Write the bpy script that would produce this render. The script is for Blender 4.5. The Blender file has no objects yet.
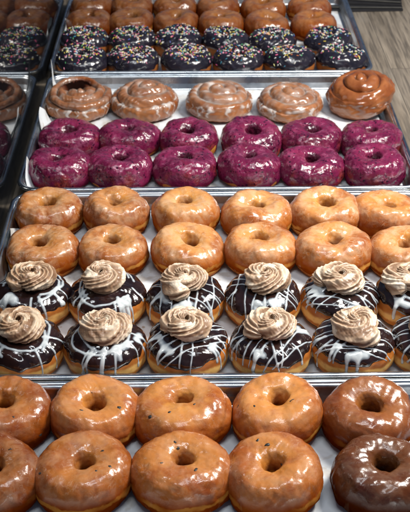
import bpy, math
import numpy as np
from math import radians, pi, sin, cos

scene = bpy.context.scene
col = scene.collection
RNG = np.random.default_rng(11)

# ------------------------------------------------------------------ helpers
def link(o, parent=None):
    col.objects.link(o)
    if parent is not None:
        o.parent = parent
    return o

def build(name, verts, faces, mat, parent=None, attrs=None, smooth=True, colors=None):
    """one mesh object; faces is an (n,4) or (n,3) int array or a list of lists"""
    me = bpy.data.meshes.new(name)
    verts = np.asarray(verts, dtype=np.float32)
    if isinstance(faces, np.ndarray):
        n, k = faces.shape
        me.vertices.add(len(verts))
        me.vertices.foreach_set('co', verts.ravel())
        me.loops.add(n * k)
        me.loops.foreach_set('vertex_index', faces.astype(np.int32).ravel())
        me.polygons.add(n)
        me.polygons.foreach_set('loop_start', np.arange(0, n * k, k, dtype=np.int32))
        me.update(calc_edges=True)
    else:
        me.from_pydata([tuple(v) for v in verts], [], faces)
    me.validate()
    if smooth:
        me.polygons.foreach_set('use_smooth', [True] * len(me.polygons))
    if attrs:
        for k, v in attrs.items():
            a = me.attributes.new(k, 'FLOAT', 'POINT')
            a.data.foreach_set('value', np.asarray(v, dtype=np.float32))
    if colors is not None:
        a = me.attributes.new('tone', 'FLOAT_COLOR', 'POINT')
        a.data.foreach_set('color', np.asarray(colors, dtype=np.float32).ravel())
    me.materials.append(mat)
    return link(bpy.data.objects.new(name, me), parent)

def thing(name, label, cat, loc=(0, 0, 0), rot=(0, 0, 0), group=None):
    o = bpy.data.objects.new(name, None)
    o.empty_display_size = .02
    link(o)
    o.location = loc
    o.rotation_euler = rot
    o['label'] = label
    o['category'] = cat
    if group:
        o['group'] = group
    return o

def tag(o, label, cat, group=None):
    o['label'] = label
    o['category'] = cat
    if group:
        o['group'] = group

# ------------------------------------------------------------------ materials
class NT:
    def __init__(self, name):
        self.m = bpy.data.materials.new(name)
        self.m.use_nodes = True
        self.t = self.m.node_tree
        self.p = self.t.nodes['Principled BSDF']
        self.tc = self.t.nodes.new('ShaderNodeTexCoord')
        self.oi = self.t.nodes.new('ShaderNodeObjectInfo')
    def n(self, typ, **kw):
        x = self.t.nodes.new(typ)
        for k, v in kw.items():
            setattr(x, k, v)
        return x
    def set(self, sock, v):
        if hasattr(v, 'links') or isinstance(v, bpy.types.NodeSocket):
            self.t.links.new(v, sock)
        elif isinstance(v, (tuple, list)) and len(v) == 3 and sock.type == 'RGBA':
            sock.default_value = (*v, 1)
        else:
            sock.default_value = v
    def coord(self, scale=(1, 1, 1), rand=True):
        mp = self.n('ShaderNodeMapping')
        self.set(mp.inputs['Vector'], self.tc.outputs['Object'])
        mp.inputs['Scale'].default_value = scale
        if rand:
            cx = self.n('ShaderNodeCombineXYZ')
            m = self.math('MULTIPLY', self.oi.outputs['Random'], 7.3)
            self.set(cx.inputs[0], m); self.set(cx.inputs[1], m)
            self.set(mp.inputs['Location'], cx.outputs[0])
        return mp.outputs[0]
    def noise(self, vec, scale, detail=3, rough=.55, dist=0):
        x = self.n('ShaderNodeTexNoise')
        self.set(x.inputs['Vector'], vec)
        x.inputs['Scale'].default_value = scale
        x.inputs['Detail'].default_value = detail
        x.inputs['Roughness'].default_value = rough
        x.inputs['Distortion'].default_value = dist
        return x.outputs['Fac']
    def voro(self, vec, scale, feature='F1'):
        x = self.n('ShaderNodeTexVoronoi', feature=feature)
        self.set(x.inputs['Vector'], vec)
        x.inputs['Scale'].default_value = scale
        return x.outputs['Distance']
    def math(self, op, a, b=0.0, c=None):
        x = self.n('ShaderNodeMath', operation=op)
        self.set(x.inputs[0], a); self.set(x.inputs[1], b)
        if c is not None:
            self.set(x.inputs[2], c)
        return x.outputs[0]
    def ramp(self, fac, lo, hi, a=0.0, b=1.0):
        x = self.n('ShaderNodeMapRange', interpolation_type='SMOOTHSTEP')
        self.set(x.inputs[0], fac)
        x.inputs[1].default_value = lo; x.inputs[2].default_value = hi
        x.inputs[3].default_value = a; x.inputs[4].default_value = b
        return x.outputs[0]
    def mix(self, fac, a, b, mode='MIX'):
        x = self.n('ShaderNodeMix', data_type='RGBA', blend_type=mode)
        self.set(x.inputs[0], fac)
        self.set(x.inputs[6], a); self.set(x.inputs[7], b)
        return x.outputs[2]
    def z(self):
        s = self.n('ShaderNodeSeparateXYZ')
        self.set(s.inputs[0], self.tc.outputs['Object'])
        return s.outputs[2]
    def attr(self, name, out='Fac'):
        a = self.n('ShaderNodeAttribute', attribute_name=name)
        return a.outputs[out]
    def tint(self, c):
        return self.mix(1.0, c, self.oi.outputs['Color'], 'MULTIPLY')
    def bump(self, h, strength=.3, dist=.001):
        b = self.n('ShaderNodeBump')
        self.set(b.inputs['Height'], h)
        b.inputs['Strength'].default_value = strength
        b.inputs['Distance'].default_value = dist
        self.t.links.new(b.outputs[0], self.p.inputs['Normal'])
        if 'Coat Normal' in self.p.inputs:
            self.t.links.new(b.outputs[0], self.p.inputs['Coat Normal'])
    def P(self, **kw):
        for k, v in kw.items():
            self.set(self.p.inputs[k.replace('_', ' ')], v)
        return self.m

def band(N, zc, w, noise):
    """pale stripe round the side of a fried donut, broken up by noise"""
    zz = N.math('ADD', N.z(), N.math('MULTIPLY', N.math('SUBTRACT', noise, .5), .014))
    d = N.math('ABSOLUTE', N.math('SUBTRACT', zz, zc))
    return N.ramp(d, w * .35, w, 1, 0)

def mat_glaze():
    N = NT('sugar_glaze')
    v = N.coord()
    n1 = N.noise(v, 26, 4); n2 = N.noise(v, 80, 4); n3 = N.noise(v, 330, 3)
    s = N.n('ShaderNodeSeparateXYZ'); N.set(s.inputs[0], N.tc.outputs['Object'])
    r = N.math('SQRT', N.math('ADD', N.math('MULTIPLY', s.outputs[0], s.outputs[0]), N.math('MULTIPLY', s.outputs[1], s.outputs[1])))
    zz = N.math('ADD', s.outputs[2], N.math('MULTIPLY', N.math('SUBTRACT', n1, .5), .018))
    base = N.mix(N.ramp(zz, .018, .041), (.45, .140, .018), (.58, .275, .095))
    base = N.mix(N.ramp(r, .013, .027, .60, 0), base, (.62, .300, .062))
    base = N.mix(N.ramp(n1, .48, .66, 0, .70), base, (.34, .092, .015))
    base = N.mix(N.ramp(n2, .50, .72, 0, .45), base, (.32, .085, .014))
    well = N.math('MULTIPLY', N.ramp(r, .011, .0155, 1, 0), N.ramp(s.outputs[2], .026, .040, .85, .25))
    base = N.mix(well, base, (.20, .060, .010))  # shade down the hole, painted into the glaze colour
    rn = N.math('ADD', r, N.math('MULTIPLY', N.math('SUBTRACT', n1, .5), .026))
    base = N.mix(N.ramp(rn, .031, .050, 0, 1), base, N.mix(1.0, base, (.74, .56, .38), 'MULTIPLY'))
    base = N.mix(N.ramp(s.outputs[2], .034, .014, 0, 1), base, N.mix(1.0, base, (.72, .58, .44), 'MULTIPLY'))  # lower sides shaded in the colour, countering bounce from the paper
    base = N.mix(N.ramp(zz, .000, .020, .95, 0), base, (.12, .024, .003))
    b = N.math('MULTIPLY', band(N, .0200, .0048, n2), N.ramp(N.noise(v, 16, 2), .42, .60, .05, .80))
    base = N.mix(b, base, (.62, .33, .085))
    # dried sugar: a pale cloudy film on the crown, thin drawn-out streaks and a few runs down the side
    crown = N.ramp(s.outputs[2], .020, .043, .02, 1)
    cloud = N.ramp(N.noise(v, 48, 6, .66, .5), .38, .74, .0, .62)
    st = N.math('ABSOLUTE', N.math('SUBTRACT', N.noise(v, 60, 3, .5, 1.6), .5))
    st = N.math('MULTIPLY', N.ramp(st, .0, .030, .6, 0), N.ramp(n2, .40, .60))
    film = N.math('MULTIPLY', N.math('MAXIMUM', cloud, st), crown)
    run = N.math('MULTIPLY', N.ramp(N.noise(N.coord((1, 1, .25)), 105, 2), .62, .72, 0, .22), N.ramp(s.outputs[2], .034, .022, 0, 1))
    film = N.math('MAXIMUM', film, run)
    base = N.tint(base)
    base = N.mix(N.math('MULTIPLY', film, N.attr('film')), base, (.80, .60, .39))
    h = N.math('ADD', N.math('MULTIPLY', n2, .60), N.math('MULTIPLY', n3, .34))
    N.bump(h, .36, .0022)
    return N.P(Base_Color=base, Roughness=N.ramp(n2, .35, .7, .20, .42), Coat_Weight=N.ramp(s.outputs[2], .024, .041, 0, .6),
               Coat_Roughness=N.ramp(N.noise(v, 50, 3), .4, .65, .10, .28), Specular_IOR_Level=N.ramp(s.outputs[2], .022, .040, 0, .35))

def mat_dough(name, top, side, pale, low, zc=.017, w=.008):
    N = NT(name)
    v = N.coord()
    n1 = N.noise(v, 30, 4); n2 = N.noise(v, 110, 4); n3 = N.noise(v, 420, 2)
    c = N.mix(N.ramp(n1, .35, .65), side, top)
    c = N.mix(band(N, zc, w, n1), c, pale)
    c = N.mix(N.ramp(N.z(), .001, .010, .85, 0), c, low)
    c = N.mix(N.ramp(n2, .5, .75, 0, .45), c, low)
    c = N.tint(c)
    N.bump(N.math('ADD', n2, N.math('MULTIPLY', n3, .4)), .35, .0012)
    return N.P(Base_Color=c, Roughness=.45, Coat_Weight=.06, Coat_Roughness=.25, Specular_IOR_Level=N.ramp(N.z(), .010, .030, .02, .3),
               Subsurface_Weight=.08, Subsurface_Radius=(.006, .003, .001))

def mat_purple():
    N = NT('purple_glaze')
    v = N.coord()
    n1 = N.noise(v, 28, 4); n2 = N.noise(v, 90, 4)
    c = N.mix(N.ramp(n1, .3, .7), (.105, .005, .034), (.225, .015, .070))
    thin = N.math('MULTIPLY', N.ramp(N.noise(v, 36, 3), .48, .68), N.ramp(N.z(), .046, .010, .12, .9))
    c = N.mix(thin, c, (.28, .040, .020))
    pale = N.math('MULTIPLY', N.ramp(N.noise(v, 70, 6, .7), .48, .70, 0, .50), N.ramp(N.z(), .018, .036, .1, 1))
    c = N.mix(pale, c, (.46, .13, .24))
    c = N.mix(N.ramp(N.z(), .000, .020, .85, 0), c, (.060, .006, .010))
    for sc, a, b in ((150, .20, .40), (270, .16, .34)):
        sp = N.ramp(N.voro(v, sc), a, b, 1, 0)
        sp = N.math('MULTIPLY', sp, N.ramp(N.noise(v, sc * .4, 2),   .47, .58))
        c = N.mix(sp, c, (.030, .002, .018))
    s = N.n('ShaderNodeSeparateXYZ'); N.set(s.inputs[0], N.tc.outputs['Object'])
    r = N.math('SQRT', N.math('ADD', N.math('MULTIPLY', s.outputs[0], s.outputs[0]), N.math('MULTIPLY', s.outputs[1], s.outputs[1])))
    c = N.mix(N.ramp(r, .010, .0155, .8, 0), c, (.045, .004, .014))  # hole darkened here too, its shade mixed into the purple
    c = N.tint(c)
    h = N.math('ADD', n2, N.math('MULTIPLY', N.noise(v, 230, 3), .55))
    N.bump(h, .6, .003)
    return N.P(Base_Color=c, Roughness=.2, Coat_Weight=N.ramp(N.z(), .010, .028, 0, .8), Coat_Roughness=.06, Specular_IOR_Level=N.ramp(N.z(), .010, .028, 0, .5))

def mat_choc(name, c0, c1, rough, bump, coat=.5):
    N = NT(name)
    v = N.coord()
    n1 = N.noise(v, 40, 4); n2 = N.noise(v, 120, 3)
    c = N.tint(N.mix(N.ramp(n1, .35, .65), c0, c1))
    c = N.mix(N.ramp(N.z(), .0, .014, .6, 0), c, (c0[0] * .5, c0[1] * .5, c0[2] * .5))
    N.bump(N.math('ADD', n1, N.math('MULTIPLY', n2, .5)), bump, .0022)
    return N.P(Base_Color=c, Roughness=rough, Coat_Weight=N.math('MULTIPLY', N.ramp(N.z(), .012, .030, .03, 1), coat), Coat_Roughness=.1, Specular_IOR_Level=N.ramp(N.z(), .008, .028, .10, .5))

def mat_drizzle():
    N = NT('white_drizzle')
    v = N.coord()
    t = N.attr('thick')
    n = N.noise(v, 90, 3)
    c = N.mix(N.ramp(t, .0, .9), (.33, .38, .43), (.68, .73, .74))
    c = N.mix(N.ramp(n, .5, .75, 0, .3), c, (.42, .45, .50))
    N.bump(n, .15, .001)
    return N.P(Base_Color=c, Roughness=.2, Coat_Weight=.5, Coat_Roughness=.08, Alpha=N.ramp(t, -.05, .60, .30, .94))

def mat_cream():
    N = NT('mocha_cream')
    v = N.coord()
    r = N.attr('ridge'); s = N.attr('streak')
    n1 = N.noise(v, 60, 4, .6, 1.0); n2 = N.noise(v, 260, 3)
    c = N.mix(N.ramp(r, .05, .80), (.30, .175, .102), (.66, .48, .325))
    c = N.mix(N.ramp(N.math('ADD', s, N.math('MULTIPLY', n1, .9)), .80, 1.20, 0, .85), c, (.86, .74, .58))
    c = N.mix(N.ramp(n1, .56, .72, 0, .45), c, (.34, .19, .115))
    c = N.tint(c)
    N.bump(N.math('ADD', n2, n1), .3, .001)
    return N.P(Base_Color=c, Roughness=.42, Coat_Weight=.2, Coat_Roughness=.25,
               Subsurface_Weight=.15, Subsurface_Radius=(.004, .003, .002))

def mat_icing():
    N = NT('roll_icing')
    v = N.coord()
    t = N.attr('thick')
    n = N.noise(v, 70, 4, .55)
    c = N.mix(N.ramp(t, .1, .9), (.50, .35, .25), (.84, .80, .76))
    N.bump(n, .3, .0012)
    a = N.math('MULTIPLY', N.ramp(t, -.30, 1.10, .05, .62), N.ramp(n, .30, .55, .70, 1))
    return N.P(Base_Color=c, Roughness=.22, Coat_Weight=.6, Coat_Roughness=.08, Alpha=a)

def mat_roll():
    N = NT('roll_dough')
    v = N.coord()
    n1 = N.noise(v, 26, 4); n2 = N.noise(v, 110, 4)
    g = N.attr('groove')
    c = N.mix(N.ramp(n1, .33, .67), (.25, .075, .020), (.42, .165, .055))
    c = N.mix(N.ramp(n2, .5, .75, 0, .45), c, (.21, .050, .014))
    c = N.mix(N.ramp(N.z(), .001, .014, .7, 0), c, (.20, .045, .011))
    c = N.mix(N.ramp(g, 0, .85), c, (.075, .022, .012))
    c = N.mix(N.ramp(g, .80, .95), c, (.012, .005, .004))  # shade of the open gap painted near black on the dough
    c = N.tint(c)
    N.bump(N.math('ADD', n1, N.math('MULTIPLY', n2, .6)), .35, .002)
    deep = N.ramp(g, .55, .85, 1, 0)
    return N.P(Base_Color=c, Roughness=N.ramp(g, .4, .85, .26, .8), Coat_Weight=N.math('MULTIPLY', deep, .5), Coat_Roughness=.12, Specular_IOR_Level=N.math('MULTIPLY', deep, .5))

def mat_sprinkle():
    N = NT('candy_sprinkles')
    return N.P(Base_Color=N.attr('tone', 'Color'), Roughness=.35)

def mat_fleck():
    N = NT('dark_fleck')
    v = N.coord()
    c = N.mix(N.noise(v, 300, 2), (.012, .012, .012), (.06, .055, .05))
    return N.P(Base_Color=c, Roughness=.45)

def mat_metal(name, c0, c1, rough):
    N = NT(name)
    v = N.coord((1, 1, 1))
    n1 = N.noise(v, 9, 4); n2 = N.noise(N.coord((6, 160, 160)), 3, 3); n3 = N.noise(v, 120, 3)
    c = N.mix(N.ramp(n1, .3, .7), c0, c1)
    sm = N.ramp(N.noise(v, 38, 5, .65, .8), .52, .66, 0, .6)
    c = N.mix(sm, c, (c0[0] * .62, c0[1] * .60, c0[2] * .58))
    c = N.mix(N.ramp(n3, .55, .75, 0, .35), c, (c0[0] * .55, c0[1] * .55, c0[2] * .58))
    N.bump(N.math('ADD', n2, n3), .12, .0006)
    return N.P(Base_Color=c, Metallic=1.0, Roughness=N.ramp(n1, .3, .7, rough - .06, rough + .10))

def mat_paper():
    N = NT('parchment')
    v = N.coord()
    n1 = N.noise(v, 14, 4); n2 = N.noise(v, 60, 4); n3 = N.noise(v, 500, 2)
    c = N.mix(N.ramp(n1, .3, .7), (.66, .71, .75), (.78, .81, .83))
    grease = N.math('MULTIPLY', N.ramp(N.noise(v, 24, 4, .6, .5), .50, .62), .65)
    c = N.mix(grease, c, (.50, .46, .40))
    spot = N.math('MULTIPLY', N.ramp(N.voro(v, 70), .10, .22, 1, 0), N.ramp(n2, .50, .60, 0, .7))
    c = N.mix(spot, c, (.38, .25, .15))
    cr = N.ramp(N.voro(v, 11, 'DISTANCE_TO_EDGE'), .0, .05, 1, 0)
    N.bump(N.math('ADD', N.math('MULTIPLY', n1, 2), N.math('ADD', N.math('MULTIPLY', n3, .08), N.math('MULTIPLY', cr, .35))), .28, .004)
    return N.P(Base_Color=c, Roughness=N.math('SUBTRACT', .55, N.math('MULTIPLY', grease, .3)))

def mat_wood():
    N = NT('grey_wood_planks')
    tc = N.tc.outputs['Object']
    mp = N.n('ShaderNodeMapping'); N.set(mp.inputs['Vector'], tc)
    mp.inputs['Rotation'].default_value = (0, 0, radians(90))
    br = N.n('ShaderNodeTexBrick', offset=.37, offset_frequency=2)
    N.set(br.inputs['Vector'], mp.outputs[0])
    br.inputs['Scale'].default_value = 1
    br.inputs['Brick Width'].default_value = .95
    br.inputs['Row Height'].default_value = .125
    br.inputs['Mortar Size'].default_value = .0009
    br.inputs['Mortar Smooth'].default_value = .3
    br.inputs['Color1'].default_value = (0, 0, 0, 1); br.inputs['Color2'].default_value = (1, 1, 1, 1)
    br.inputs['Mortar'].default_value = (.4, .4, .4, 1)
    # the tone of a plank also shifts the grain so that planks do not continue each other
    sh = N.n('ShaderNodeVectorMath', operation='MULTIPLY_ADD')
    N.set(sh.inputs[0], br.outputs['Color']); sh.inputs[1].default_value = (3.1, 5.7, 0); N.set(sh.inputs[2], tc)
    def st(sx, sy):
        m = N.n('ShaderNodeMapping'); N.set(m.inputs['Vector'], sh.outputs[0])
        m.inputs['Scale'].default_value = (sx, sy, 1)
        return m.outputs[0]
    g1 = N.noise(st(26, 2.2), 1, 6, .65, .9)
    g2 = N.noise(st(170, 7), 1, 4, .6, .3)
    g3 = N.noise(st(9, 3), 1, 3)
    c = N.mix(N.ramp(g1, .30, .72), (.165, .134, .099), (.43, .36, .275))
    c = N.mix(N.ramp(g2, .44, .66, 0, .75), c, (.085, .073, .060))
    c = N.mix(N.ramp(g3, .55, .75, 0, .35), c, (.42, .39, .34))
    sep = N.n('ShaderNodeSeparateColor'); N.set(sep.inputs[0], br.outputs['Color'])
    c = N.mix(1.0, c, N.mix(sep.outputs[0], (.74, .74, .76), (1.12, 1.10, 1.06)), 'MULTIPLY')
    c = N.mix(N.math('MULTIPLY', br.outputs['Fac'], .7), c, (.03, .026, .022))
    N.bump(N.math('SUBTRACT', g2, br.outputs['Fac']), .25, .0008)
    return N.P(Base_Color=c, Roughness=.5)

def mat_simple(name, c0, c1, scale, rough, **kw):
    N = NT(name)
    v = N.coord()
    n = N.noise(v, scale, 4)
    N.bump(n, .2, .001)
    return N.P(Base_Color=N.mix(n, c0, c1), Roughness=rough, **kw)

M = dict(
    glaze=mat_glaze(), purple=mat_purple(),
    dough=mat_dough('fried_dough', (.38, .125, .022), (.46, .180, .038), (.62, .34, .09), (.18, .042, .008)),
    bun=mat_dough('bun_dough', (.40, .125, .022), (.50, .190, .036), (.78, .48, .16), (.28, .070, .012), .0185, .0075),
    dark_dough=mat_dough('brown_dough', (.22, .066, .016), (.28, .090, .022), (.33, .115, .03), (.13, .033, .008)),
    berry_dough=mat_dough('berry_dough', (.36, .11, .020), (.44, .16, .03), (.50, .22, .045), (.20, .045, .015)),
    choc=mat_choc('chocolate_icing', (.012, .005, .005), (.028, .011, .009), .16, .35),
    choc_dull=mat_choc('dark_icing', (.010, .009, .016), (.020, .016, .026), .26, .3),
    brown=mat_choc('brown_glaze', (.150, .045, .014), (.235, .082, .027), .38, .42, .22),
    drizzle=mat_drizzle(), cream=mat_cream(), icing=mat_icing(), roll=mat_roll(),
    sprinkle=mat_sprinkle(), fleck=mat_fleck(),
    pan=mat_metal('aluminium_pan', (.50, .54, .57), (.66, .69, .71), .30),
    rim=mat_metal('aluminium_rim', (.62, .67, .70), (.80, .83, .84), .24),
    paper=mat_paper(), wood=mat_wood(),
    mat=mat_simple('dark_board', (.010, .010, .013), (.028, .027, .030), 40, .6),
    edge=mat_simple('worn_edge', (.05, .05, .048), (.15, .145, .13), 60, .6),
)

# ------------------------------------------------------------------ curved surfaces
def grid_faces(nu, nv, wrap_v):
    """(nu, nv) grid, u always wraps"""
    i = np.arange(nu)[:, None]; j = np.arange(nv if wrap_v else nv - 1)[None, :]
    a = i * nv + j; b = ((i + 1) % nu) * nv + j
    c = ((i + 1) % nu) * nv + (j + 1) % nv; d = i * nv + (j + 1) % nv
    return np.stack([a + 0 * b, b + 0 * a, c, d], -1).reshape(-1, 4)

def grid_normals(P, wrap_v):
    du = np.roll(P, -1, 0) - np.roll(P, 1, 0)
    if wrap_v:
        dv = np.roll(P, -1, 1) - np.roll(P, 1, 1)
    else:
        dv = np.gradient(P, axis=1)
    n = np.cross(du, dv)
    l = np.linalg.norm(n, axis=-1, keepdims=True)
    n = n / np.maximum(l, 1e-12)
    if not wrap_v:
        n = -n      # poles
        n[:, 0] = (0, 0, 1); n[:, -1] = (0, 0, -1)
    return n

def harm(rng, ks, amp):
    return [(k, amp * rng.normal() / k ** .6, rng.uniform(0, 2 * pi)) for k in ks]

def ev(h, th):
    s = 0
    for k, a, p in h:
        s = s + a * np.cos(k * th + p)
    return s

class Lump:
    """smooth 3-D noise as a sum of random sines, about -1..1"""
    def __init__(self, rng, wavelength, n=10):
        k = rng.normal(size=(n, 3)); k /= np.linalg.norm(k, axis=1, keepdims=True)
        self.k = k * (2 * pi / (wavelength * rng.uniform(.65, 1.5, size=(n, 1))))
        self.p = rng.uniform(0, 2 * pi, n)
        self.n = n
    def __call__(self, P):
        s = 0
        for k, p in zip(self.k, self.p):
            s = s + np.sin(P @ k + p)
        return s / math.sqrt(self.n)

class Ring:
    """ring donut resting on z = 0"""
    def __init__(self, rng, R=.0525, H=.047, hole=.0095, sx=1, sy=1, rough=1.0, off=None):
        self.rc = (R + hole) / 2; self.a = (R - hole) / 2
        self.b = H / 1.72
        self.hr = harm(rng, (2, 3, 4), .017 * rough)
        self.hh = harm(rng, (1, 2, 3), .028 * rough)
        self.hi = harm(rng, (2, 3, 4), .06 * rough)
        self.o = rng.normal(size=2) * .0028 if off is None else np.array(off)
        self.l1 = Lump(rng, .03); self.l2 = Lump(rng, .011)
        self.sx, self.sy, self.rough = sx, sy, rough
    def pos(self, th, ph):
        c = np.cos(ph); s = np.sin(ph)
        n = 2.2 + 1.15 * np.clip(-c * 1.6, 0, 1) ** 1.5      # squarer towards the hole: a crisp mouth
        ce = np.sign(c) * np.abs(c) ** (2 / n); se = np.sign(s) * np.abs(s) ** (2 / n)
        w = (1 - ce) / 2
        r = self.rc + self.a * ce
        r = r * (1 + ev(self.hr, th) * (1 - w)) + w * self.a * .22 * ev(self.hi, th)
        z = self.b * se
        zb = -.72 * self.b; k = .0016
        z = zb + k * np.logaddexp(0, (z - zb) / k) - zb
        z = z * (1 + ev(self.hh, th))
        P = np.stack([r * np.cos(th) + self.o[0] * w, r * np.sin(th) + self.o[1] * w, z], -1)
        # outward pushes, none on the underside
        e = np.clip(z / .012, 0, 1)[..., None]
        N = np.stack([ce * np.cos(th), ce * np.sin(th), se], -1)
        d = self.rough * (.00065 * self.l1(P) + .00022 * self.l2(P))
        P = P + N * d[..., None] * e
        P[..., 0] *= self.sx; P[..., 1] *= self.sy
        return P
    def grid(self, nu, nv):
        th = np.linspace(0, 2 * pi, nu, endpoint=False)[:, None] + np.zeros((1, nv))
        ph = np.linspace(-pi / 2, 1.5 * pi, nv, endpoint=False)[None, :] + np.zeros((nu, 1))
        P = self.pos(th, ph)
        return th, ph, P, grid_normals(P, True)
    wrap = True
    def near(self, x, y):
        """the upper surface point over local x, y, with its normal"""
        th = math.atan2(y / self.sy - self.o[1] * .3, x / self.sx - self.o[0] * .3)
        phs = np.linspace(0, pi, 181)
        ths = np.full_like(phs, th)
        P = self.pos(ths, phs)
        i = np.argmin((P[:, 0] - x) ** 2 + (P[:, 1] - y) ** 2)
        return self.frame(np.array([th]), np.array([phs[i]]))
    def frame(self, th, ph):
        e = 1e-3
        p = self.pos(th, ph)
        n = np.cross(self.pos(th + e, ph) - p, self.pos(th, ph + e) - p)
        n /= np.linalg.norm(n, axis=-1, keepdims=True)
        return p, n

class Bun(Ring):
    """filled round bun, no hole"""
    wrap = False
    def pos(self, th, ph):
        n = 2.75
        R = self.rc + self.a
        c = np.cos(ph); s = np.sin(ph)
        ce = np.abs(c) ** (2 / n); se = np.sign(s) * np.abs(s) ** (2 / n)
        r = R * ce * (1 + ev(self.hr, th))
        z = self.b * se
        zb = -.72 * self.b; k = .0016
        z = zb + k * np.logaddexp(0, (z - zb) / k) - zb
        z = z * (1 + ev(self.hh, th) * .6 * np.clip(r / R, 0, 1))
        P = np.stack([r * np.cos(th), r * np.sin(th), z], -1)
        e = np.clip(z / .012, 0, 1)[..., None]
        N = np.stack([ce * np.cos(th), ce * np.sin(th), se], -1)
        d = self.rough * (.0010 * self.l1(P) + .0003 * self.l2(P))
        P = P + N * d[..., None] * e
        P[..., 0] *= self.sx; P[..., 1] *= self.sy
        return P
    def grid(self, nu, nv):
        th = np.linspace(0, 2 * pi, nu, endpoint=False)[:, None] + np.zeros((1, nv))
        ph = np.linspace(pi / 2, -pi / 2, nv)[None, :] + np.zeros((nu, 1))
        P = self.pos(th, ph)
        return th, ph, P, grid_normals(P, False)

def solid(name, S, nu, nv, mat, parent):
    th, ph, P, Nn = S.grid(nu, nv)
    f = grid_faces(nu, nv, S.wrap)
    if not S.wrap:
        f = f[:, ::-1]
    return build(name, P.reshape(-1, 3), f, mat, parent)

def out_normals(S, P, Nn):
    return Nn

def shell(name, S, P, Nn, T, mat, parent, attrs=None, cut=-.0007):
    """skin over a grid surface, T metres proud of it; where T is negative it has dived below and is cut away"""
    nu, nv = P.shape[:2]
    f = grid_faces(nu, nv, S.wrap)
    if not S.wrap:
        f = f[:, ::-1]
    t = T.reshape(-1)
    keep = (t[f].max(1) > cut)
    f = f[keep]
    V = (P + Nn * np.maximum(T, -.0012)[..., None]).reshape(-1, 3)
    used = np.unique(f)
    re = np.full(len(V), -1); re[used] = np.arange(len(used))
    at = {k: np.asarray(v).reshape(-1)[used] for k, v in (attrs or {}).items()}
    return build(name, V[used], re[f], mat, parent, at)

def soft(x):
    return np.tanh(x)

# ------------------------------------------------------------------ donuts
ORD = ['leftmost', 'second from left', 'third from left', 'fourth from left', 'fifth from left', 'rightmost']

def ring_donut(name, label, group, x, y, z0, rng, mats, R=.0525, H=.047, hole=.0095, tint=(1, 1, 1), tilt=(0, 0),
               edge=.010, edge_amp=.004, thick=.0011, sx=1, sy=1, rough=1.0, film=1.0, res=1.0, glaze_name='glaze',
               off=None, patch=0, bare=2.3):
    t = thing(name, label, 'donut', (x, y, z0), (tilt[0], tilt[1], rng.uniform(-.15, .15)), group)
    S = Ring(rng, R, H, hole, sx, sy, rough, off)
    d = solid('dough', S, int(110 * res), int(60 * res), mats[0], t)
    nu, nv = int(190 * res), int(110 * res)
    th, ph, P, Nn = S.grid(nu, nv)
    Nn = out_normals(S, P, Nn)
    zb = edge + edge_amp * (ev(harm(rng, (2, 3, 5, 7, 9, 12), .6), th)) + .0012 * Lump(rng, .012)(P)
    T = thick * soft((P[..., 2] - zb) / .003)
    if patch:
        l = Lump(rng, .028)(P)
        T = np.minimum(T, thick * soft((bare - patch * l + (P[..., 2] - .030) / .012) / .5))
    # gathers in thicker rings and ripples
    T = np.where(T > 0, T * (1 + .30 * Lump(rng, .014)(P) + .12 * Lump(rng, .006)(P)), T)
    fl = np.full(P.shape[:2], film)
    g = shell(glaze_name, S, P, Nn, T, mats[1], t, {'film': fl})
    d.color = (*tint, 1); g.color = (*tint, 1)
    return t, S

SPR = np.array([(.80, .80, .78), (.85, .82, .74), (.80, .62, .10), (.75, .12, .28), (.78, .30, .42), (.06, .30, .42),
                (.10, .42, .16), (.70, .20, .05), (.10, .14, .50), (.80, .78, .30)])

def add_sprinkles(t, S, rng, count):
    th = rng.uniform(0, 2 * pi, count)
    ph = np.clip(rng.normal(1.62, .55, count), .32, 2.7)
    p, n = S.frame(th, ph)
    if n[np.argmax(p[:, 2])][2] < 0:
        n = -n
    V, F, C = [], [], []
    k = 6
    ang = np.arange(k) * 2 * pi / k
    for i in range(count):
        a = rng.normal(size=3); nn = n[i]
        a = a - nn * (a @ nn) * rng.uniform(.75, 1); a /= np.linalg.norm(a)
        b = np.cross(nn, a); b /= np.linalg.norm(b); c = np.cross(a, b)
        L = rng.uniform(.0019, .0031); r = rng.uniform(.00080, .00108)
        ctr = p[i] + nn * (.0013 + rng.uniform(0, .0008))
        base = len(V)
        for s, rr in ((-1, .5), (-.72, 1), (.72, 1), (1, .5)):
            for q in ang:
                V.append(ctr + a * L * s + (b * cos(q) + c * sin(q)) * r * rr)
        for j in range(3):
            for q in range(k):
                F.append([base + j * k + q, base + j * k + (q + 1) % k, base + (j + 1) * k + (q + 1) % k, base + (j + 1) * k + q])
        F.append([base + q for q in range(k)][::-1]); F.append([base + 3 * k + q for q in range(k)])
        cc = SPR[rng.choice(len(SPR), p=[.24, .14, .11, .10, .10, .08, .06, .06, .05, .06])]
        C += [(*cc, 1)] * (4 * k)
    o = build('sprinkles', V, F, M['sprinkle'], t, colors=C)
    o['kind'] = 'stuff'

def add_fleck(t, S, rng, x, y, size=.0034):
    p, n = S.near(x, y)
    p, n = p[0], n[0]
    if n[2] < 0:
        n = -n
    a = np.cross(n, rng.normal(size=3)); a /= np.linalg.norm(a); b = np.cross(n, a)
    V = [p + n * .0013]; m = 9
    for j in range(m):
        q = 2 * pi * j / m
        r = size * rng.uniform(.45, 1.25)
        V.append(p + n * rng.uniform(.0008, .0014) + a * cos(q) * r + b * sin(q) * r * .62)
    for j in range(m):
        q = 2 * pi * j / m
        V.append(p + n * .0002 + a * cos(q) * size * 1.05 + b * sin(q) * size * .7)
    F = [[0, 1 + j, 1 + (j + 1) % m] for j in range(m)]
    F += [[1 + j, 1 + m + j, 1 + m + (j + 1) % m, 1 + (j + 1) % m] for j in range(m)]
    build('fleck', V, F, M['fleck'], t)

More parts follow.
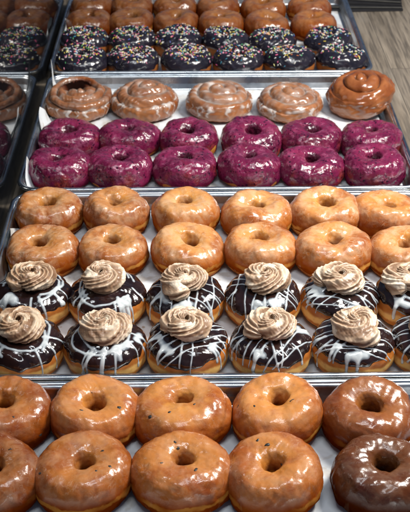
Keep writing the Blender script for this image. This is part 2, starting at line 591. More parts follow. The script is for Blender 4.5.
def seg_dist(U, V, a, b):
    ax, ay = a; bx, by = b
    dx, dy = bx - ax, by - ay
    L = dx * dx + dy * dy + 1e-12
    t = np.clip(((U - ax) * dx + (V - ay) * dy) / L, 0, 1)
    return np.hypot(U - ax - t * dx, V - ay - t * dy)

def wander(rng, pts, amp):
    """a polyline through pts, resampled with a smooth wobble"""
    pts = np.array(pts, float)
    d = np.r_[0, np.cumsum(np.linalg.norm(np.diff(pts, axis=0), axis=1))]
    n = max(4, int(d[-1] / .006))
    s = np.linspace(0, d[-1], n)
    q = np.stack([np.interp(s, d, pts[:, 0]), np.interp(s, d, pts[:, 1])], 1)
    w = np.stack([np.sin(s / .011 + rng.uniform(0, 6)), np.sin(s / .009 + rng.uniform(0, 6))], 1)
    return q + w * amp

def drizzle_strokes(rng, style):
    """strokes in a flat chart of the bun top (arc length from the crown, bearing): list of (points, radius)"""
    st = []
    if style == 'lines':
        a0 = rng.uniform(-.5, .5) + rng.choice([0.5, 2.5, 1.2])
        for fam, nl in ((a0, rng.integers(6, 8)), (a0 + rng.uniform(.8, 1.3), rng.integers(2, 4))):
            for i in range(nl):
                o = (i - (nl - 1) / 2) * .0135 + rng.normal() * .002
                a = fam + rng.normal() * .10
                ux, uy = cos(a), sin(a)
                h = math.sqrt(max(.068 ** 2 - o * o, 1e-6)) * rng.uniform(.82, 1.0)
                st.append((wander(rng, [(-uy * o - ux * h, ux * o - uy * h), (-uy * o + ux * h, ux * o + uy * h)], .0012), rng.uniform(.0010, .0017)))
        pools, drips = rng.integers(2, 4), 4
    else:
        for r0, k in ((.041, 1), (.034, 1)):
            b0 = rng.uniform(0, 6.28)
            b = np.linspace(b0, b0 + rng.uniform(3.6, 5.4), 14)
            rr = r0 + .004 * np.sin(b * 2.3 + rng.uniform(0, 6))
            st.append((wander(rng, np.stack([rr * np.cos(b), rr * np.sin(b)], 1), .0010), rng.uniform(.0018, .0026)))
        pools, drips = rng.integers(2, 4), 8
    for i in range(pools):
        b = -pi / 2 + rng.normal() * .85
        r = rng.uniform(.033, .045)
        p = np.array([r * cos(b), r * sin(b)])
        st.append((wander(rng, [p, p + np.array([-sin(b), cos(b)]) * rng.uniform(.006, .014)], .001), rng.uniform(.0040, .0060)))
        st.append((wander(rng, [p, p * rng.uniform(1.35, 1.7)], .0008), rng.uniform(.0024, .0032)))
    for i in range(drips):
        b = -pi / 2 + rng.uniform(-1.7, 1.7) + rng.normal() * .25
        r0 = rng.uniform(.030, .040); r1 = rng.uniform(.055, .083)
        p0 = np.array([r0 * cos(b), r0 * sin(b)]); b2 = b + rng.normal() * .12
        p1 = np.array([r1 * cos(b2), r1 * sin(b2)])
        st.append((wander(rng, [p0, p1], .0007), rng.uniform(.0013, .0023)))
        st.append((wander(rng, [p1 * .97, p1], 0), rng.uniform(.0020, .0028)))
    return st

def cream_donut(label, group, x, y, z0, rng, style, R=.0540, H=.049, cx=0, cy=0, tint=(1, 1, 1), ctint=(1, 1, 1), turn=0, csize=1.0):
    t = thing('cream_donut', label, 'donut', (x, y, z0), (0, 0, rng.uniform(-.2, .2)), group)
    S = Bun(rng, R, H, 0, rng.uniform(.99, 1.02), rng.uniform(.93, .955))
    d = solid('dough', S, 120, 60, M['bun'], t); d.color = (*tint, 1)
    nu, nv = 260, 150
    th, ph, P, Nn = S.grid(nu, nv)
    Nn = out_normals(S, P, Nn)
    zb = .0315 + .0034 * ev(harm(rng, (1, 2, 3, 4, 6, 9), .55), th) + .0010 * Lump(rng, .012)(P)
    T = .0016 * soft((P[..., 2] - zb) / .0025)
    T = np.where(T > 0, T * (1 + .25 * Lump(rng, .016)(P)), T)
    shell('chocolate_icing', S, P, Nn, T, M['choc'], t)
    # drizzle, laid over the icing
    dl = np.linalg.norm(np.diff(P, axis=1), axis=-1)
    rho = np.concatenate([np.zeros((nu, 1)), np.cumsum(dl, 1)], 1)
    U, V = rho * np.cos(th), rho * np.sin(th)
    F = np.zeros_like(U)
    for pts, r in drizzle_strokes(rng, style):
        G = np.zeros_like(U)
        for a, b in zip(pts[:-1], pts[1:]):
            G = np.maximum(G, np.exp(-(seg_dist(U, V, a, b) / r) ** 2 * .9))
        F = F + G
    F = np.where(P[..., 2] < .003, 0, F)
    Tf = np.minimum(F, 1.6) - .40
    Td = np.maximum(T, 0) + .0008 * Tf
    Td = np.where(Tf < 0, np.maximum(T, 0) + .0030 * Tf, Td)
    f = grid_faces(nu, nv, False)[:, ::-1]
    keep = Tf.reshape(-1)[f].max(1) > -.28
    f = f[keep]; Vv = (P + Nn * Td[..., None]).reshape(-1, 3)
    used = np.unique(f); re = np.full(len(Vv), -1); re[used] = np.arange(len(used))
    build('drizzle', Vv[used], re[f], M['drizzle'], t, {'thick': Tf.reshape(-1)[used]})
    # piped cream
    top = P[:, 0, 2].mean()
    nl, nc = 260, 112
    s = np.linspace(0, 1, nl)
    turns = 1.75
    sgn = -1 if turn >= 0 else 1
    ang = turn + sgn * 2 * pi * turns * s
    rad = .0178 * csize * (1 - s) ** .80 + .0004
    zz = top + .0062 + .0130 * csize * s ** 1.15 * .66
    C = np.stack([rad * np.cos(ang), rad * np.sin(ang) * .96, zz], 1)
    C[:, :2] -= C[20:, :2].mean(0) * .8
    rr = (.0142 * (1 - .40 * s)) * csize
    rr = rr * np.clip(s / .05, .05, 1) ** .5 * np.clip((1 - s) / .12, .02, 1) ** .6
    rr = rr * (1 + .05 * np.sin(s * 33 + rng.uniform(0, 6)) + .03 * np.sin(s * 71 + rng.uniform(0, 6)))
    Tn = np.gradient(C, axis=0); Tn /= np.linalg.norm(Tn, axis=1, keepdims=True)
    up = np.array([0, 0, 1.0])
    B = np.cross(Tn, up); B /= np.linalg.norm(B, axis=1, keepdims=True) + 1e-9
    Up = np.cross(B, Tn)
    psi = np.linspace(0, 2 * pi, nc, endpoint=False)
    lob = 9
    ph0 = s[:, None] * 2 * pi * turns * .95 * sgn + rng.uniform(0, 6) + .25 * np.sin(s[:, None] * 19 + rng.uniform(0, 6))
    star = 1 - np.abs(np.cos((psi[None, :] + ph0) * lob / 2)) ** 1.0          # 1 on a ridge, 0 in a groove
    star = 1 - (1 - star) ** 2.2
    star = 1 - np.abs(np.sin((psi[None, :] + ph0 + .35 * np.sin((psi[None, :] + ph0) * 2)) * lob / 2)) ** 1.05
    q = 1 + .20 * (star - .45)
    rrr = rr[:, None] * q
    Pc = C[:, None, :] + rrr[..., None] * (np.cos(psi)[None, :, None] * B[:, None, :] + np.sin(psi)[None, :, None] * Up[:, None, :] * .82)
    L = Lump(rng, .010); L2 = Lump(rng, .004)
    Pc = Pc + (.0006 * L(Pc) + .0003 * L2(Pc))[..., None] * (np.cos(psi)[None, :, None] * B[:, None, :] + np.sin(psi)[None, :, None] * Up[:, None, :])
    streak = np.sin(psi[None, :] * 3 + ph0 * 1.0 + rng.uniform(0, 6)) * .5 + .5
    streak = streak * (.6 + .4 * np.sin(s * 23 + rng.uniform(0, 6)))[:, None]
    f = grid_faces(nl, nc, True).reshape(nl, nc, 4)[:-1].reshape(-1, 4)
    Pc = Pc.reshape(-1, 3) + np.array([cx, cy, 0])
    # cap both ends
    n0 = len(Pc)
    Pc = np.vstack([Pc, C[0] + [cx, cy, 0], C[-1] + [cx, cy, .0004]])
    tri0 = [[n0, (j + 1) % nc, j, j] for j in range(nc)]
    F4 = f.tolist() + [[a, b, c] for a, b, c, _ in tri0] + [[n0 + 1, (nl - 1) * nc + j, (nl - 1) * nc + (j + 1) % nc] for j in range(nc)]
    o = build('cream_swirl', Pc, F4, M['cream'], t,
              {'ridge': np.r_[(star * np.ones((nl, 1))).reshape(-1), .5, .8], 'streak': np.r_[streak.reshape(-1), .3, .6]})
    o.color = (*ctint, 1)
    return t

def cinnamon_roll(label, x, y, z0, rng, R=.058, H=.050, tint=(1, 1, 1), icing=1.0, rot=(0, 0, 0), pitch=.0165, gap=None,
                  sense=1, bulge=0, cone=.010, sy=1.0, phase=0.0, lo=.42, wd=.22):
    t = thing('cinnamon_roll', label, 'cinnamon roll', (x, y, z0), rot, 'cinnamon rolls in a row behind the purple donuts')
    nu, nv = 340, 240
    hr = harm(rng, (2, 3, 4), .018); l1 = Lump(rng, .03); l2 = Lump(rng, .010)
    th = np.linspace(0, 2 * pi, nu, endpoint=False)[:, None] + np.zeros((1, nv))
    tt = np.linspace(0, 1, nv)[None, :] + np.zeros((nu, 1))
    ph = pi / 2 - tt * pi
    n = 2.9
    ce = np.abs(np.cos(ph)) ** (2 / n); se = np.sign(np.sin(ph)) * np.abs(np.sin(ph)) ** (2 / n)
    b = (H - cone) / 1.8
    r = R * ce * (1 + ev(hr, th) * ce)
    z = b * se
    zb = -.80 * b; k = .0016
    z = zb + k * np.logaddexp(0, (z - zb) / k) - zb
    up = np.clip((se + .1), 0, 1)
    z = z + cone * np.clip(1 - (r / R) ** 1.3, 0, 1) * np.clip(se, 0, 1)
    if bulge:
        w = np.exp(-((((th + pi) % (2 * pi)) - pi - .15) / .95) ** 2)
        r = r * (1 + bulge * w * np.clip(se * .8 + .75, 0, 1) ** 1.5)
    P = np.stack([r * np.cos(th), r * np.sin(th) * sy, z], -1)
    P = P + (.0012 * l1(P))[..., None] * np.stack([ce * np.cos(th), ce * np.sin(th), .5 * se], -1) * np.clip(z / .01, 0, 1)[..., None]
    Nn = grid_normals(P, False)
    Nn = out_normals(None, P, Nn)
    dl = np.linalg.norm(np.diff(P, axis=1), axis=-1)
    rho = np.concatenate([np.zeros((nu, 1)), np.cumsum(dl, 1)], 1)
    sp = rho / pitch - sense * th / (2 * pi) + phase + .16 * ev(harm(rng, (1, 2, 3), .5), th) * np.clip(rho / .03, 0, 1)
    # from the end of the rope outwards there is no further groove
    fr = sp - np.floor(sp)
    side = np.clip((z - lo * H) / (wd * H), 0, 1)
    cc = np.clip(rho / .006, 0, 1)
    hump = np.clip(np.sin(pi * np.clip(fr, 0, 1)), 0, 1) ** .42
    skew = (fr - .5) * -.0034
    dep = .0092 * side * cc
    D = dep * (hump - 1) + skew * side * cc
    groove = np.clip((1 - hump - .50) / .45, 0, 1) * side * cc * 1.0
    if gap is not None:
        idx, thc, wid = gap
        da = np.abs((th - thc + pi) % (2 * pi) - pi)
        win = np.exp(-(da / .95) ** 4)
        near = np.exp(-((rho - idx) / wid) ** 2) * win
        q = np.clip((idx + .007 - rho) / .010, 0, 1); q = q * q * (3 - 2 * q)
        D = D - .011 * q * (.45 + .55 * win) + .006 * win * np.exp(-((rho - idx - .017) / .010) ** 2)
        D = D - .009 * near
        nearc = win * np.clip(1.6 * np.exp(-((rho - idx - .0035) / .0075) ** 4), 0, 1)
        groove = np.clip(np.minimum(groove, .78) + nearc, 0, 1)
    D = D + .0004 * l2(P)
    Q = P + Nn * D[..., None]
    f = grid_faces(nu, nv, False)[:, ::-1]
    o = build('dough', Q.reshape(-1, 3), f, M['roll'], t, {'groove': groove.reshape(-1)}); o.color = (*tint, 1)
    if icing:
        N2 = out_normals(None, Q, grid_normals(Q, False))
        lum = Lump(rng, .020)(Q) + .45 * Lump(rng, .009)(Q)
        top = np.clip((z - .50 * H) / (.25 * H), 0, 1)
        crease = np.exp(-((np.minimum(fr, 1 - fr)) / .11) ** 2) * side
        fld = -.30 + icing * top * (.48 + .38 * crease) + .20 * lum
        if gap is not None:
            fld = fld - 2.5 * nearc
        for i in range(24):
            a = rng.uniform(0, 2 * pi); zl = rng.uniform(.06, .40) * H; wd = rng.uniform(.02, .06)
            da = (th - a + .05 * np.sin(z * 400 + i) + pi) % (2 * pi) - pi
            body = np.exp(-(da / wd) ** 2) * np.clip((z - zl) / .004, -.3, 1) * np.clip((.62 * H - z) / .004, 0, 1)
            fld = fld + .85 * np.clip(body, 0, 1)
        zc = (.52 + .06 * ev(harm(rng, (1, 2, 3), .6), th)) * H
        col_ = np.exp(-((z - zc - .002 * Lump(rng, .02)(P)) / .0035) ** 2)
        fld = fld + .85 * col_ * (.8 + .4 * lum)
        fld = np.where(fld > .25, .25 + (fld - .25) * .8, fld)
        Tf = np.clip(fld, -1, 1.15)
        Tm = .0003 + np.where(Tf > -.35, .0009 * (Tf + .35), .006 * (Tf + .35))
        f2 = f[Tf.reshape(-1)[f].max(1) > -.42]
        V = (Q + N2 * Tm[..., None]).reshape(-1, 3)
        used = np.unique(f2); re = np.full(len(V), -1); re[used] = np.arange(len(used))
        build('icing', V[used], re[f2], M['icing'], t, {'thick': Tf.reshape(-1)[used]})
    return t

# ------------------------------------------------------------------ trays
def rrect(x0, x1, y0, y1, r, n=10):
    pts = []
    for cx, cy, a0 in ((x1 - r, y1 - r, 0), (x0 + r, y1 - r, 90), (x0 + r, y0 + r, 180), (x1 - r, y0 + r, 270)):
        for i in range(n + 1):
            a = radians(a0 + 90 * i / n)
            pts.append((cx + r * cos(a), cy + r * sin(a)))
    # extra points along the straight runs
    out = []
    m = len(pts)
    for i in range(m):
        a = pts[i]; b = pts[(i + 1) % m]
        out.append(a)
        L = math.hypot(b[0] - a[0], b[1] - a[1])
        if L > .05:
            k = 12
            out += [(a[0] + (b[0] - a[0]) * j / k, a[1] + (b[1] - a[1]) * j / k) for j in range(1, k)]
    return out

def loops_mesh(loops):
    V = [p for l in loops for p in l]
    n = len(loops[0])
    F = []
    for i in range(len(loops) - 1):
        for j in range(n):
            F.append([i * n + j, i * n + (j + 1) % n, (i + 1) * n + (j + 1) % n, (i + 1) * n + j])
    return V, F, n

def tray(label, x0, x1, y0, y1, rng, z=.0006):
    t = thing('sheet_tray', label, 'tray', ((x0 + x1) / 2, (y0 + y1) / 2, z), group='aluminium sheet trays in a line')
    w, d = (x1 - x0) / 2, (y1 - y0) / 2
    prof = [(.0235, .0010), (.0195, .0012), (.0175, .0022), (.0160, .0048), (.0125, .0235), (.0112, .0262), (.0095, .0277), (.0070, .0281)]
    outp = [(.0072, .0268), (.0098, .0262), (.0112, .0248), (.0172, .0030), (.0200, .0002), (.0245, .0000)]
    loops = []
    for ins, zz in prof[::1]:
        loops.append([(px, py, zz + .0004 * sin(px * 9 + py * 13)*(zz > .02)) for px, py in rrect(-w + ins, w - ins, -d + ins, d - ins, max(.034 - ins, .012))])
    for ins, zz in outp:
        loops.append([(px, py, zz) for px, py in rrect(-w + ins, w - ins, -d + ins, d - ins, max(.034 - ins, .012))])
    V, F, n = loops_mesh(loops)
    F.append(list(range(n))[::-1])
    F.append(list(range((len(loops) - 1) * n, len(loops) * n)))
    F = [f[::-1] for f in F]
    o = build('pan', V, F, M['pan'], t)
    for p in o.data.polygons:
        if len(p.vertices) > 4:
            p.use_smooth = False
    # rolled rim
    loops = []
    for i in range(12):
        a = 2 * pi * i / 12
        ins = .0042 - .0042 * cos(a); zz = .0268 + .0034 * sin(a)
        loops.append([(px, py, zz) for px, py in rrect(-w + ins, w - ins, -d + ins, d - ins, max(.034 - ins, .012))])
    loops.append(loops[0])
    V, F, n = loops_mesh(loops)
    build('rim', V, F, M['rim'], t)
    return t

def liner(label, x0, x1, y0, y1, rng, peaks):
    """sheet of parchment on the tray floor, its left edge turned up in ragged points"""
    z0 = .0024
    nx, ny = 60, 60
    xs = np.linspace(x0 + .0235, x1 - .0235, nx); ys = np.linspace(y0 + .0235, y1 - .0235, ny)
    X, Y = np.meshgrid(xs, ys, indexing='ij')
    P = np.stack([X, Y, np.full_like(X, z0)], -1)
    L = Lump(rng, .09)
    P[..., 2] += .0005 * L(P) + .0003
    V = P.reshape(-1, 3)
    f = grid_faces(nx, ny, False).reshape(nx, ny - 1, 4)[:-1].reshape(-1, 4)
    V = V.tolist(); F = f.tolist()
    # turned-up strip
    ny2 = 160; rows = 7
    yy = np.linspace(ys[0], ys[-1], ny2)
    h = np.full(ny2, .004)
    for (yc, hh, wd, skew) in peaks:
        u = (yy - yc) / wd
        h = np.maximum(h, hh * np.clip(1 - np.abs(u + skew * .0), 0, 1) ** .8)
    base = len(V)
    for i in range(ny2):
        for j in range(rows):
            q = j / (rows - 1)
            hh = h[i] * q
            lean = -.010 * min(hh / .025, 1) - .004 * max(hh - .025, 0) / .03 + .003 * sin(yy[i] * 90) * q
            V.append((xs[0] + .0008 + lean + .004 * (1 - q) * (1 - q) * 0, yy[i] + .012 * q * h[i] / .03, z0 + .0012 + hh))
    for i in range(ny2 - 1):
        for j in range(rows - 1):
            a = base + i * rows + j
            F.append([a, a + 1, a + rows + 1, a + rows])
    o = build('tray_liner', V, F, M['paper'])
    tag(o, label, 'paper', 'paper liners in the trays')
    return o

XL, XR = -.335, .335
T1 = (XL - .002, XR - .002, .432, .8965)
T2 = (XL, XR, .9000, 1.352)
T3 = (XL + .001, XR, 1.3565, 1.8155)
T4 = (XL - .004, XR - .008, 1.8200, 2.268)
rg = np.random.default_rng(5)
tray('aluminium sheet tray nearest the viewer, holding flecked glazed donuts', *T1, rg)
tray('aluminium sheet tray holding golden glazed donuts and cream topped chocolate donuts', *T2, rg)
tray('aluminium sheet tray holding purple donuts and a row of cinnamon rolls', *T3, rg)
tray('aluminium sheet tray farthest back, holding sprinkled and brown glazed donuts', *T4, rg)
liner('white paper liner under the flecked donuts in the nearest tray', *T1, rg, [(.80, .02, .05, 0)])
liner('white paper liner under the golden glazed and cream topped donuts', *T2, rg, [(1.215, .034, .06, 0), (1.01, .02, .05, 0)])
liner('white paper liner under the purple donuts and cinnamon rolls', *T3, rg, [(1.405, .052, .030, 0), (1.60, .048, .060, 0), (1.765, .070, .022, 0)])
liner('white paper liner under the sprinkled donuts in the farthest tray', *T4, rg, [(2.06, .045, .085, 0), (1.90, .02, .05, 0)])

# ------------------------------------------------------------------ setting
def box(x0, x1, y0, y1, z0, z1, bevel=0):
    V = [(x, y, z) for z in (z0, z1) for x, y in ((x0, y0), (x1, y0), (x1, y1), (x0, y1))]
    F = [[3, 2, 1, 0], [4, 5, 6, 7], [0, 1, 5, 4], [1, 2, 6, 5], [2, 3, 7, 6], [3, 0, 4, 7]]
    return V, F

V, F = box(-1.6, 2.2, -.4, 4.2, -.04, 0)
o = build('counter', V, F, M['wood'], smooth=False)
o['kind'] = 'structure'

def mat_glass():
    N = NT('dark_glass')
    v = N.coord()
    n = N.noise(v, 6, 3)
    return N.P(Base_Color=(.006, .007, .009), Roughness=N.ramp(n, .4, .7, .015, .06), IOR=1.45, Coat_Weight=.12, Coat_Roughness=.02)
V, F = box(-.3505, -.3435, .25, 2.75, .0008, .46)
o = build('glass_panel', V, F, mat_glass(), smooth=False)
tag(o, 'dark glass side panel along the left of the trays, mirroring the donuts', 'glass panel')

# fanned dark boards on the counter, far right
st = thing('board_stack', 'stack of thin dark boards fanned on the wood counter behind the trays', 'board stack', (.462, 2.235, .0006), (0, 0, radians(2)))
for i in range(6):
    V, F = box(-.30 + .012 * i, -.002 * i, .0 + .002 * i, .26, 0, .0045)
    a = radians(-4.0 * i); zt = .0058 * i
    V = [(x * cos(a) - y * sin(a), x * sin(a) + y * cos(a), z + zt) for x, y, z in V]
    o = build('board', V, F, M['mat'], st, smooth=False)
    if i in (0, 2):
        continue
    V, F = box(-.298 + .012 * i, -.002 * i - .002, -.0012 + .002 * i, .002 * i - .0002, .0012, .0036)
    V = [(x * cos(a) - y * sin(a), x * sin(a) + y * cos(a), z + zt) for x, y, z in V]
    build('edge_strip', V, F, M['edge'], o, smooth=False)

# ------------------------------------------------------------------ fill the trays
ZF = .0034          # paper surface
def jit(rng, s):
    return float(rng.normal() * s)

# nearest tray: flecked glazed donuts
FL = 'flecked glazed donuts in the nearest tray'
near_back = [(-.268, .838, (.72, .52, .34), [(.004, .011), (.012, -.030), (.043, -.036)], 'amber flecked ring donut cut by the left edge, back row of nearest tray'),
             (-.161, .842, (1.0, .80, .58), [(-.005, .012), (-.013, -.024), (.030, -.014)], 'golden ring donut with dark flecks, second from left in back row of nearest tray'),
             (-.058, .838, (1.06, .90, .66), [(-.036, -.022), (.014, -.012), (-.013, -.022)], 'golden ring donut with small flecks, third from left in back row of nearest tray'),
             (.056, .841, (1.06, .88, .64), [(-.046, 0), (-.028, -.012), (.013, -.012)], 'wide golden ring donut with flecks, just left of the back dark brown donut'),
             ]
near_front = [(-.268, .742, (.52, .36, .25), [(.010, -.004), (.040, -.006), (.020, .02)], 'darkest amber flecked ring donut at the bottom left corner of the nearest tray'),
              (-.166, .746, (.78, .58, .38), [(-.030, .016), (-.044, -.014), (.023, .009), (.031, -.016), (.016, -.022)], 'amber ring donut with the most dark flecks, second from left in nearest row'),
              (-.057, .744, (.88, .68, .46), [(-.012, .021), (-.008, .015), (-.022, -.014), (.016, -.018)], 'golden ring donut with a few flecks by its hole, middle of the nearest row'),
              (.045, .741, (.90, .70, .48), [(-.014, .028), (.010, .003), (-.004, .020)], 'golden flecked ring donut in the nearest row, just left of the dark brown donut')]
for k, row in enumerate((near_back, near_front)):
    for i, (x, y, tint, fl, lab) in enumerate(row):
        rng = np.random.default_rng(100 + 10 * k + i)
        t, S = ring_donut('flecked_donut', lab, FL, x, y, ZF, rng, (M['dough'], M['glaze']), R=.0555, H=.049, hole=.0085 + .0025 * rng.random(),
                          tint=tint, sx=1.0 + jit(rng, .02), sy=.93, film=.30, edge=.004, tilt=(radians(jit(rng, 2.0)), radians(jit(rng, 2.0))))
        for fx, fy in fl:
            add_fleck(t, S, rng, fx, fy, rng.uniform(.0021, .0034))
for i, (x, y, tint, lab) in enumerate([(.163, .831, (.50, .34, .25), 'dark brown glazed ring donut at right end of back row in nearest tray'),
                                       (.164, .736, (.21, .130, .10), 'darkest brown glazed ring donut at the bottom right corner of the nearest tray')]):
    rng = np.random.default_rng(140 + i)
    ring_donut('brown_donut', lab, 'dark brown donuts in the nearest tray', x, y, ZF, rng, (M['dough'], M['glaze']), R=.0555, H=.049,
               hole=.0115, tint=tint, sy=.93, edge=.002, film=.13)

# second tray: golden glazed ring donuts
GL = 'golden glazed donuts in the second tray'
gl_back = [(-.270, 1.292, (.86, .74, .62), 'amber glazed ring donut at the left end of the back golden row'),
           (-.166, 1.289, (.90, .78, .66), 'amber glazed ring donut, second from left in the back golden row'),
           (-.055, 1.285, (1.1, 1.04, .90), 'yellowish glazed ring donut, third from left in the back golden row'),
           (.057, 1.283, (1.14, 1.08, .98), 'wide oval pale glazed ring donut, fourth from left in the back golden row'),
           (.163, 1.285, (1.12, 1.04, .92), 'pale golden glazed ring donut, fifth from left in the back golden row'),
           (.259, 1.283, (1.06, .88, .64), 'orange golden glazed ring donut at the right end of the back golden row')]
gl_front = [(-.266, 1.187, (.86, .72, .58), 'smooth amber glazed ring donut at the left end of the golden row behind the cream'),
            (-.164, 1.186, (.92, .80, .68), 'amber ring donut with pale sugar cracks, second from left behind the cream row'),
            (-.052, 1.186, (1.12, 1.05, .88), 'yellowish glazed ring donut, third from left in the golden row behind the cream'),
            (.056, 1.185, (1.12, 1.03, .90), 'pale golden ring donut with a wide hole, fourth from left behind the cream row'),
            (.164, 1.178, (1.10, .98, .84), 'wide golden glazed ring donut, fifth from left in the row behind the cream'),
            (.268, 1.174, (1.0, .88, .76), 'golden glazed ring donut cut by the right edge, just behind the cream row')]
for k, row in enumerate((gl_back, gl_front)):
    for i, (x, y, tint, lab) in enumerate(row):
        rng = np.random.default_rng(200 + 10 * k + i)
        ring_donut('glazed_donut', lab, GL, x, y, ZF, rng, (M['dough'], M['glaze']), R=.0540 if (k, i) not in ((0, 3), (1, 4)) else .0565, H=.047 + jit(rng, .0018),
                   hole=.0080 + .004 * rng.random(), tint=tint, sx=1.0 + jit(rng, .025), sy=.925, film=.78, rough=1.3,
                   tilt=(radians(jit(rng, 2.2)), radians(jit(rng, 2.2))))

CR = 'cream topped chocolate donuts in the second tray'
cr_back = [(-.266, 1.068, 'drips', .004, 'cream topped chocolate donut at the left end of the back cream row'),
           (-.162, 1.066, 'drips', -.006, 'cream topped chocolate donut with few thick drips, second from left in back cream row'),
           (-.055, 1.060, 'lines', 0, 'cream topped chocolate donut with crossed thin drizzle, third from left in back cream row'),
           (.051, 1.062, 'lines', .004, 'cream topped chocolate donut with a wide icing pool, fourth from left in back cream row'),
           (.157, 1.060, 'lines', 0, 'cream topped chocolate donut with thick front drizzle, fifth from left in back cream row'),
           (.259, 1.062, 'drips', -.010, 'cream topped chocolate donut cut by the right edge in the back cream row')]
cr_front = [(-.265, .963, 'drips', 0, 'cream topped chocolate donut at the left end of the front cream row'),
            (-.157, .962, 'drips', -.002, 'cream topped chocolate donut with a long icing drip, second from left in front cream row'),
            (-.052, .961, 'lines', 0, 'cream topped chocolate donut with crossed drizzle, third from left in front cream row'),
            (.056, .961, 'lines', 0, 'cream topped chocolate donut heavily drizzled, fourth from left in front cream row'),
            (.162, .961, 'lines', .002, 'cream topped chocolate donut with wide parallel drips, fifth from left in front cream row'),
            (.265, .962, 'lines', 0, 'dark drizzled donut mostly cut off at the right end of the front cream row')]
for k, row in enumerate((cr_back, cr_front)):
    for i, (x, y, sty, cx, lab) in enumerate(row):
        rng = np.random.default_rng(300 + 10 * k + i)
        cream_donut(lab, CR, x, y, ZF, rng, sty, cx=cx, cy=.002, tint=(1, .95, .88), ctint=(1, 1, 1) if i not in (0,) else (.86, .8, .74),
                    turn=rng.uniform(0, 6.28), csize=rng.uniform(1.15, 1.24))

# third tray: purple donuts, cinnamon rolls
pb = [(-.262, 1.540), (-.157, 1.541), (-.050, 1.536), (.060, 1.533), (.167, 1.537), (.274, 1.528)]
pf = [(-.269, 1.436), (-.168, 1.437), (-.057, 1.435), (.051, 1.434), (.157, 1.434), (.264, 1.434)]
pl = [['purple speckled ring donut at the left end of the back purple row',
       'purple speckled ring donut, second from left in the back purple row',
       'purple ring donut with orange dough showing, third from left in back purple row',
       'purple speckled ring donut, fourth from left in the back purple row',
       'purple speckled ring donut, fifth from left in the back purple row',
       'purple speckled ring donut at the right end of the back purple row'],
      ['purple speckled ring donut at the left end of the front purple row',
       'purple speckled ring donut, second from left in the front purple row',
       'purple speckled ring donut, third from left in the front purple row',
       'purple speckled ring donut, fourth from left in the front purple row',
       'purple speckled ring donut, fifth from left in the front purple row',
       'deep purple oval ring donut at the right end of the front purple row']]
for k, row in enumerate((pb, pf)):
    for i, (x, y) in enumerate(row):
        rng = np.random.default_rng(400 + 10 * k + i)
        b = 1.0 - .04 * abs(i - 2.5)
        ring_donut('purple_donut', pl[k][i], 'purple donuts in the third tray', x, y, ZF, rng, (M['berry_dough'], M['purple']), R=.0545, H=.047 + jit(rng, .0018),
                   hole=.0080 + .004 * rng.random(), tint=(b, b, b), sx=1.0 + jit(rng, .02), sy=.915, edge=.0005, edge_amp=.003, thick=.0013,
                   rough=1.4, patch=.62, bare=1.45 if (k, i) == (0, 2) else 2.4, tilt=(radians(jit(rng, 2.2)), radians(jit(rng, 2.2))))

rl = [(-.261, 1.700, dict(R=.0640, H=.050, gap=(.031, 1.85, .0085), cone=.002, icing=.95, phase=.35, pitch=.021), 'brown cinnamon roll with a dark open gap in its coil, leftmost of the rolls'),
      (-.136, 1.697, dict(R=.0635, H=.062, cone=.019, icing=1.05, phase=.1, pitch=.0255), 'tall cone shaped iced cinnamon roll, second from left in the row'),
      (.007, 1.697, dict(R=.0640, H=.054, cone=.010, icing=1.30, phase=.6, pitch=.0255), 'wide cinnamon roll thickly coated in white icing, middle of the row'),
      (.142, 1.690, dict(R=.0625, H=.052, cone=.009, icing=1.15, phase=.8, pitch=.0255), 'white iced cinnamon roll just left of the big bare brown roll')]
for i, (x, y, kw, lab) in enumerate(rl):
    cinnamon_roll(lab, x, y, ZF, np.random.default_rng(500 + i), tint=(1.02, 1, 1) if i else (.9, .84, .82), **kw)
cinnamon_roll('large smooth brown cinnamon roll without white icing, at the right end over the tray rim', .279, 1.700, .0085, np.random.default_rng(511),
              R=.0600, H=.071, tint=(.86, .78, .74), icing=0, rot=(radians(5), radians(-8), 0), pitch=.028, bulge=.15, cone=.013, phase=.3, lo=.60, wd=.14)

# farthest tray: sprinkled chocolate donuts, brown glazed ring donuts
sf = [(-.272, 1.882), (-.168, 1.884), (-.056, 1.881), (.052, 1.881), (.159, 1.879), (.266, 1.879)]
sb = [(-.276, 1.989), (-.175, 1.990), (-.075, 1.988), (.029, 1.983), (.128, 1.975), (.250, 1.977)]
for k, (row, w) in enumerate(((sb, 'back'), (sf, 'front'))):
    for i, (x, y) in enumerate(row):
        rng = np.random.default_rng(600 + 10 * k + i)
        pos = ('at the left end of' if i == 0 else 'at the right end of' if i == 5 else ORD[i] + ' in')
        lab = 'dark chocolate ring donut with colourful sprinkles, %s the %s sprinkled row' % (pos, w)
        t, S = ring_donut('sprinkle_donut', lab, 'sprinkled chocolate donuts in the farthest tray', x, y, ZF, rng, (M['dark_dough'], M['choc_dull']),
                          R=.0535 if k else .0515, H=.046, hole=.0085, tint=(1, 1, 1), sy=.94, edge=.0215, edge_amp=.0030, thick=.0018, res=.8,
                          tilt=(radians(jit(rng, 2)), radians(jit(rng, 2))), glaze_name='chocolate_icing')
        add_sprinkles(t, S, rng, (190, 210, 200, 180, 170, 140)[i])
ug = [(-.276, 2.094), (-.180, 2.096), (-.079, 2.092), (.021, 2.086), (.123, 2.076), (.229, 2.078)]
vg = [(-.278, 2.196), (-.184, 2.197), (-.084, 2.194), (.017, 2.190), (.121, 2.180), (.231, 2.181)]
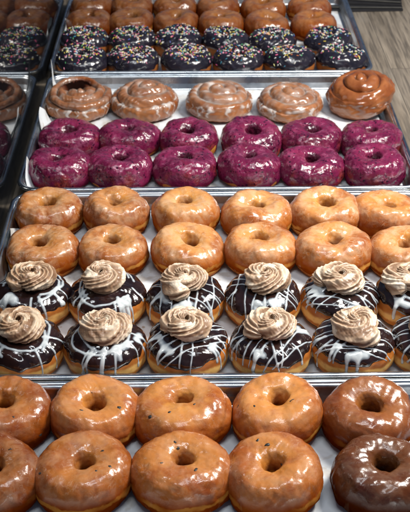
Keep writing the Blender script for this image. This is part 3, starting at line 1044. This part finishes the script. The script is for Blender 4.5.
for k, (row, w) in enumerate(((ug, 'front'), (vg, 'back'))):
    for i, (x, y) in enumerate(row):
        rng = np.random.default_rng(700 + 10 * k + i)
        pos = ('at the left end of' if i == 0 else 'at the right end of' if i == 5 else ORD[i] + ' in')
        where = 'the row right behind the sprinkled donuts' if k == 0 else 'the topmost row of the photo'
        lab = 'brown glazed ring donut %s %s' % (pos, where)
        b = .36 + .055 * i  # weaker light at the back left is put into this tint
        ring_donut('brown_glazed_donut', lab, 'brown glazed donuts in the farthest tray', x, y, ZF, rng, (M['dough'], M['glaze']), R=.0515, H=.047,
                   hole=.007 + .004 * rng.random(), tint=(b, b * .74, b * .52), sx=1 + jit(rng, .02), sy=.98, film=.22, rough=1.05, res=.8,
                   tilt=(radians(jit(rng, 2)), radians(jit(rng, 2))))

# ------------------------------------------------------------------ camera
cam = bpy.data.cameras.new('camera')
co = link(bpy.data.objects.new('camera', cam))
co.location = (-.0415, 0, .833)
co.rotation_euler = (radians(90 - 34.6), 0, radians(-.73))
cam.sensor_width = 36
cam.lens = 966 / 512 * 36
cam.clip_end = 60
cam.dof.use_dof = True
cam.dof.focus_distance = 1.22
cam.dof.aperture_fstop = 16
scene.camera = co

# ------------------------------------------------------------------ light: overhead key from the right, and an added fill
def area(name, loc, target, sx, sy, power, colr):
    l = bpy.data.lights.new(name, 'AREA')
    l.shape = 'RECTANGLE'; l.size = sx; l.size_y = sy; l.energy = power; l.color = colr
    o = link(bpy.data.objects.new(name, l))
    o.location = loc
    d = np.array(target) - np.array(loc)
    from mathutils import Vector
    o.rotation_euler = Vector(d).to_track_quat('-Z', 'Y').to_euler()
    return o
area('overhead_light', (.80, 1.30, 1.22), (.05, 1.22, 0), .34, .46, 34, (1, .95, .88))
area('overhead_light', (.10, .55, 2.1), (0, 1.35, 0), 1.1, .18, 16, (.93, .97, 1.0))  # added fill from the front, lifts the shadows; not a known lamp
w = bpy.data.worlds.new('World'); scene.world = w
w.use_nodes = True
bg = w.node_tree.nodes['Background']
bg.inputs[0].default_value = (.50, .66, 1.0, 1)
bg.inputs[1].default_value = .15

scene.view_settings.view_transform = 'Standard'
scene.view_settings.look = 'None'
scene.view_settings.exposure = 0
scene.cycles.use_denoising = True
scene.cycles.max_bounces = 8
scene.cycles.transparent_max_bounces = 12
